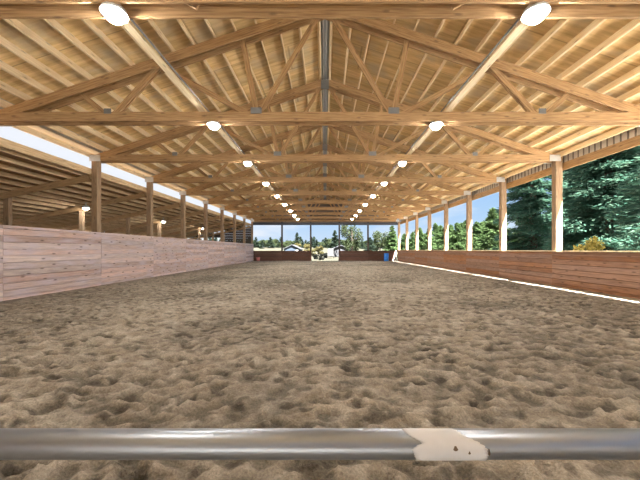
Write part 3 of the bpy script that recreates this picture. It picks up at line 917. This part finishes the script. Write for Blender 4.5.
def conifer(name, h, r, nb, ns, seed, mat, z0=.06, blade=.34, droop=.35):
    R = np.random.default_rng(seed)
    root = empty(name)
    b = MB()
    for q in range(6):
        b.tube((0, 0, h * q / 6 * .97), (0, 0, h * (q + 1) / 6 * .97), max(.03, .021 * h * (1 - q / 6) + .02), 10, max(.015, .021 * h * (1 - (q + 1) / 6) + .015))
    limbs = b
    t = z0 + (1 - z0) * (np.arange(nb) + R.random(nb)) / nb
    az = R.random(nb) * 2 * np.pi
    Lb = r * (1 - t) ** .75 * R.uniform(.62, 1.12, nb) + .12
    for q in range(nb):
        if Lb[q] > .6:
            d = (math.cos(az[q]), math.sin(az[q])); z = t[q] * h
            limbs.tube((0, 0, z), (d[0] * Lb[q] * .6, d[1] * Lb[q] * .6, z - droop * Lb[q] * .30), .012 * h * .2, 5, .012, caps=False)
    limbs.build('trunk', 'bark', root, True)
    bi = np.repeat(np.arange(nb), ns)
    s = R.random(nb * ns) ** .7
    a = az[bi] + R.normal(0, .10, nb * ns)
    L_ = Lb[bi] * s
    spread = (1 - s * .75) * Lb[bi] * .30
    lat = R.normal(0, 1, nb * ns) * spread
    x = L_ * np.cos(a) - lat * np.sin(a); y = L_ * np.sin(a) + lat * np.cos(a)
    z = t[bi] * h - droop * L_ * (.35 + .45 * s) + .12 * Lb[bi] * s ** 3 + R.normal(0, .07, nb * ns) * (1 + Lb[bi] * .25)
    C = np.stack([x, y, np.maximum(z, .05)], 1)
    fa = a + np.sign(lat) * R.uniform(.1, .9, nb * ns)
    D = unit(np.stack([np.cos(fa), np.sin(fa), R.uniform(-.55, .15, nb * ns)], 1))
    U = unit(np.stack([R.normal(0, .45, nb * ns), R.normal(0, .45, nb * ns), np.ones(nb * ns)], 1))
    S = unit(np.cross(D, U))
    ln = blade * R.uniform(.6, 1.25, nb * ns)
    cards('foliage', C, D, S, ln, ln * R.uniform(.22, .38, nb * ns), mat, root)
    return root


def broadleaf(name, h, r, n, seed, mat, trunk=.3, blade=.16, lumps=14):
    R = np.random.default_rng(seed)
    root = empty(name)
    b = MB(); b.tube((0, 0, 0), (0, 0, h * .75), .025 * h, 8, .012 * h)
    cz0, cz1 = h * trunk, h
    cen = np.stack([R.normal(0, r * .45, lumps), R.normal(0, r * .45, lumps), R.uniform(cz0 + .1 * h, cz1 - .12 * h, lumps)], 1)
    for q in range(lumps): b.tube((0, 0, cen[q, 2] * .7), tuple(cen[q]), .010 * h, 5, .004 * h, caps=False)
    b.build('trunk', 'bark', root, True)
    li = R.integers(0, lumps, n)
    P_ = unit(R.normal(0, 1, (n, 3))) * (R.random((n, 1)) ** .4)
    C = cen[li] + P_ * np.array([r * .42, r * .42, (cz1 - cz0) * .20])
    C[:, 2] = np.maximum(C[:, 2], .05)
    D = unit(R.normal(0, 1, (n, 3)) + P_ * .6)
    S = unit(np.cross(D, unit(R.normal(0, 1, (n, 3)))))
    ln = blade * R.uniform(.6, 1.3, n)
    cards('foliage', C, D, S, ln, ln * .55, mat, root)
    return root


def at(px, d): return (px - 325) / 296 * d


# big firs close beyond the open side
GZ = -.25
fir_a = conifer('fir_tree', 17, 3.5, 240, 240, 1, 'fir', blade=.21)
fir_b = conifer('fir_tree', 16, 3.5, 230, 240, 2, 'fir', blade=.21)
firs = [(fir_a, 533, 26.5, 0.3, 'tall blue-green fir beyond the open posts, leftmost of the big firs'),
        (fir_b, 608, 19.5, 1.1, 'big blue-green fir with its trunk showing, behind the yellow bush'),
        (None, 716, 11.8, 2.0, 'blue-green fir branches at the right edge of the picture'),
        (None, 588, 31, 3.2, 'big fir showing between the leftmost fir and the one behind the yellow bush'),
        (None, 650, 23.5, 4.0, 'big fir farther back, between the yellow bush and the right edge'),
        (None, 572, 43, 5.0, 'farthest big fir, showing just past the leftmost fir')]
for i, (o, px, d, rz, lab) in enumerate(firs):
    loc = (at(px, d), d, GZ)
    if o is None: o = dup(fir_a if i % 2 else fir_b, loc, rz)
    o.location = loc; o.rotation_euler = (0, 0, rz)
    tag(o, lab, 'tree', 'big firs beyond the open side')

# row of young conifers
yg = [conifer('young_conifer', 5.6, 1.8, 110, 100, 5, 'young', .02, .2, .1), conifer('young_conifer', 4.9, 1.7, 110, 100, 6, 'young', .02, .2, .1)]
y, i = 35.0, 0
while i < 27:
    X = 20.0 + random.uniform(-.4, .4) + (0, 4.2, 8.6)[i % 3] * 1.0
    loc = (X, y, GZ); rz = random.uniform(0, 6)
    o = yg[i] if i < 2 else dup(yg[i % 2], loc, rz)
    o.location = loc; o.rotation_euler = (0, 0, rz)
    sc = random.uniform(.95, 1.2) * (1, 1.1, 1.25)[i % 3]; o.scale = (sc, sc, sc)
    tag(o, f'bright green young conifer in the row beyond the open posts, {ORD[i+1]} from the firs', 'tree', 'young conifers beyond the open side')
    y += 1.45 + .05 * i; i += 1

# trees seen through the far end
def one(o, px, d, lab, grp='trees beyond the far end', sc=1.0):
    o.location = (at(px, d), d, meadow(at(px, d), d) - .05 if d > 95 else GZ); o.scale = (sc, sc, sc)
    return tag(o, lab, 'tree', grp)


one(broadleaf('tree', 8.0, 2.0, 3000, 21, 'leaf', .10, .17, 15), 352, 62, 'tall loose dark-leaved tree just on the open side of the end gateway')
one(broadleaf('tree', 5.6, 2.4, 2800, 22, 'leaf', .08, .17, 18), 380, 66, 'broad leafy tree behind the dark wall and blue barrel')
one(conifer('conifer', 3.9, 1.6, 80, 50, 23, 'forest', .02, .3, .2), 370, 58, 'low conifer between the two leafy trees at the far end')
one(conifer('conifer', 6.4, 2.0, 80, 50, 24, 'young', .02, .3, .2), 392, 60, 'green conifer behind the white boards in the far corner')
one(conifer('conifer', 7.6, 2.4, 80, 50, 25, 'forest', .02, .34, .3), 335, 92, 'dark pointed conifer seen through the end gateway')
one(conifer('conifer', 7.6, 2.4, 80, 50, 26, 'forest', .02, .4, .3), 297, 135, 'dark pointed conifer standing above the tree line behind the blue-grey house')
f1 = conifer('forest_conifer', 8.5, 3.2, 60, 40, 31, 'forest', .02, .6, .25)
f2 = broadleaf('forest_tree', 7.0, 3.6, 2500, 32, 'leaf', .02, .4, 16)
nf, px = 0, 196
first = {0: f1, 1: f2}
while px < 410:
    d = 146 + 9 * (nf * 3 % 8) + random.uniform(-1, 1)
    kd = 1 if random.random() < .25 else 0
    loc = (at(px, d), d, meadow(at(px, d), d) - .1)
    if first[kd] is not None and first[kd].get('category') is None: o = first[kd]
    else: o = dup(first[kd], loc, random.uniform(0, 6))
    o.location = loc
    s_ = random.uniform(.45, .74) * d / 160; o.scale = (s_ * 1.2, s_ * 1.2, s_)
    nf += 1
    tag(o, 'small distant tree in the green tree line across the meadow', 'tree', 'distant tree line')
    px += random.uniform(2.2, 3.4)
for i, (px, d, sc, lab) in enumerate(((308, 100, .75, 'yellow-leaved tree beside the end gateway, toward the blue-grey house'), (299, 112, .75, 'yellow-leaved tree right behind the blue-grey house'),
                                      (320, 84, .6, 'yellow-leaved tree in the middle of the end gateway view'), (312.5, 72, .42, 'small yellow bush at the lean-to side of the gateway view'))):
    if i == 0: o = y0 = broadleaf('yellow_tree', 4.4, 2.0, 1800, 41, 'yellow', .05, .26, 12)
    else: o = dup(y0, (0, 0, 0), i * 1.3)
    one(o, px, d, lab, 'yellow trees beyond the far end', sc)
o = broadleaf('yellow_bush', 2.25, 1.0, 2500, 43, 'goldbush', .02, .10, 12)
o.location = (at(589, 16.6), 16.6, GZ); tag(o, 'yellow-leaved bush just over the low wall in front of the big firs', 'bush')
for i, (px, d, sc, lab) in enumerate(((315.5, 50, 1.0, 'dark low bush on the ground at the lean-to side of the gateway view'), (321.5, 47, 1.1, 'dark low bush on the ground in the middle of the gateway view'), (326, 60, 1.1, 'dark low bush next to the white trailer'))):
    if i == 0: o = d0 = broadleaf('dark_bush', .95, .55, 700, 44, 'darkbush', .02, .1, 8)
    else: o = dup(d0, (0, 0, 0), i * 1.3)
    o.location = (at(px, d), d, GZ); o.scale = (sc, sc, sc); tag(o, lab, 'bush', 'dark bushes beyond the gateway')

# ------------------------------------------------------------------ buildings and trailer beyond
def house(x, y, w, dep, hw, hr, wallm, roofm, label):
    root = empty('house', (x, y, GZ))
    b = MB(); b.prism([(-w / 2, 0), (w / 2, 0), (w / 2, hw), (0, hr), (-w / 2, hw)], 0, dep); b.build('house_walls', wallm, root)
    for sg in (-1, 1):
        b = MB(); e = w / 2 + .35; sl = (hr - hw) / (w / 2)
        b.prism([(0, hr), (sg * e, hr - e * sl), (sg * e, hr - e * sl + .14), (0, hr + .14)], -.5, dep + .5); b.build('roof_slope', roofm, root)
    b = MB(); b.box(-w * .12, w * .12, -.05, -.005, hw * .4, hw * .85); b.build('house_window', 'glass', root)
    b = MB(); b.box(w * .24, w * .38, -.05, -.005, 0, 2.0 if hw > 2.1 else hw * .8); b.build('house_door', 'white', root)
    return tag(root, label, 'house')


house(at(292, 85), 85, 4.6, 8, 1.9, 3.0, 'house', 'rooflight', 'small blue-grey gabled house behind the dark wall beside the gateway')
house(at(341, 68), 68, 4.6, 7, 1.7, 2.6, 'houseb', 'rooflight', 'low grey-roofed house at the open side of the gateway view')
root = empty('trailer', (at(330.5, 56), 56, GZ))
b = MB(); b.box(-.55, .55, 0, 2.6, .45, 1.9); b.build('trailer_body', 'trailer', root)
for sx in (-1, 1):
    b = MB(); b.tube((sx * .60, 1.3, .32), (sx * .74, 1.3, .32), .32, 18); b.build('wheel', 'rubber', root)
b = MB(); b.box(-.05, .05, -1.2, .1, .45, .53); b.build('tow_bar', 'bracket', root)
b = MB(); b.box(-.42, .42, -.02, -.004, .55, 1.7); b.build('trailer_door', 'houseb', root)
tag(root, 'small white box trailer parked outside the end gateway', 'trailer')
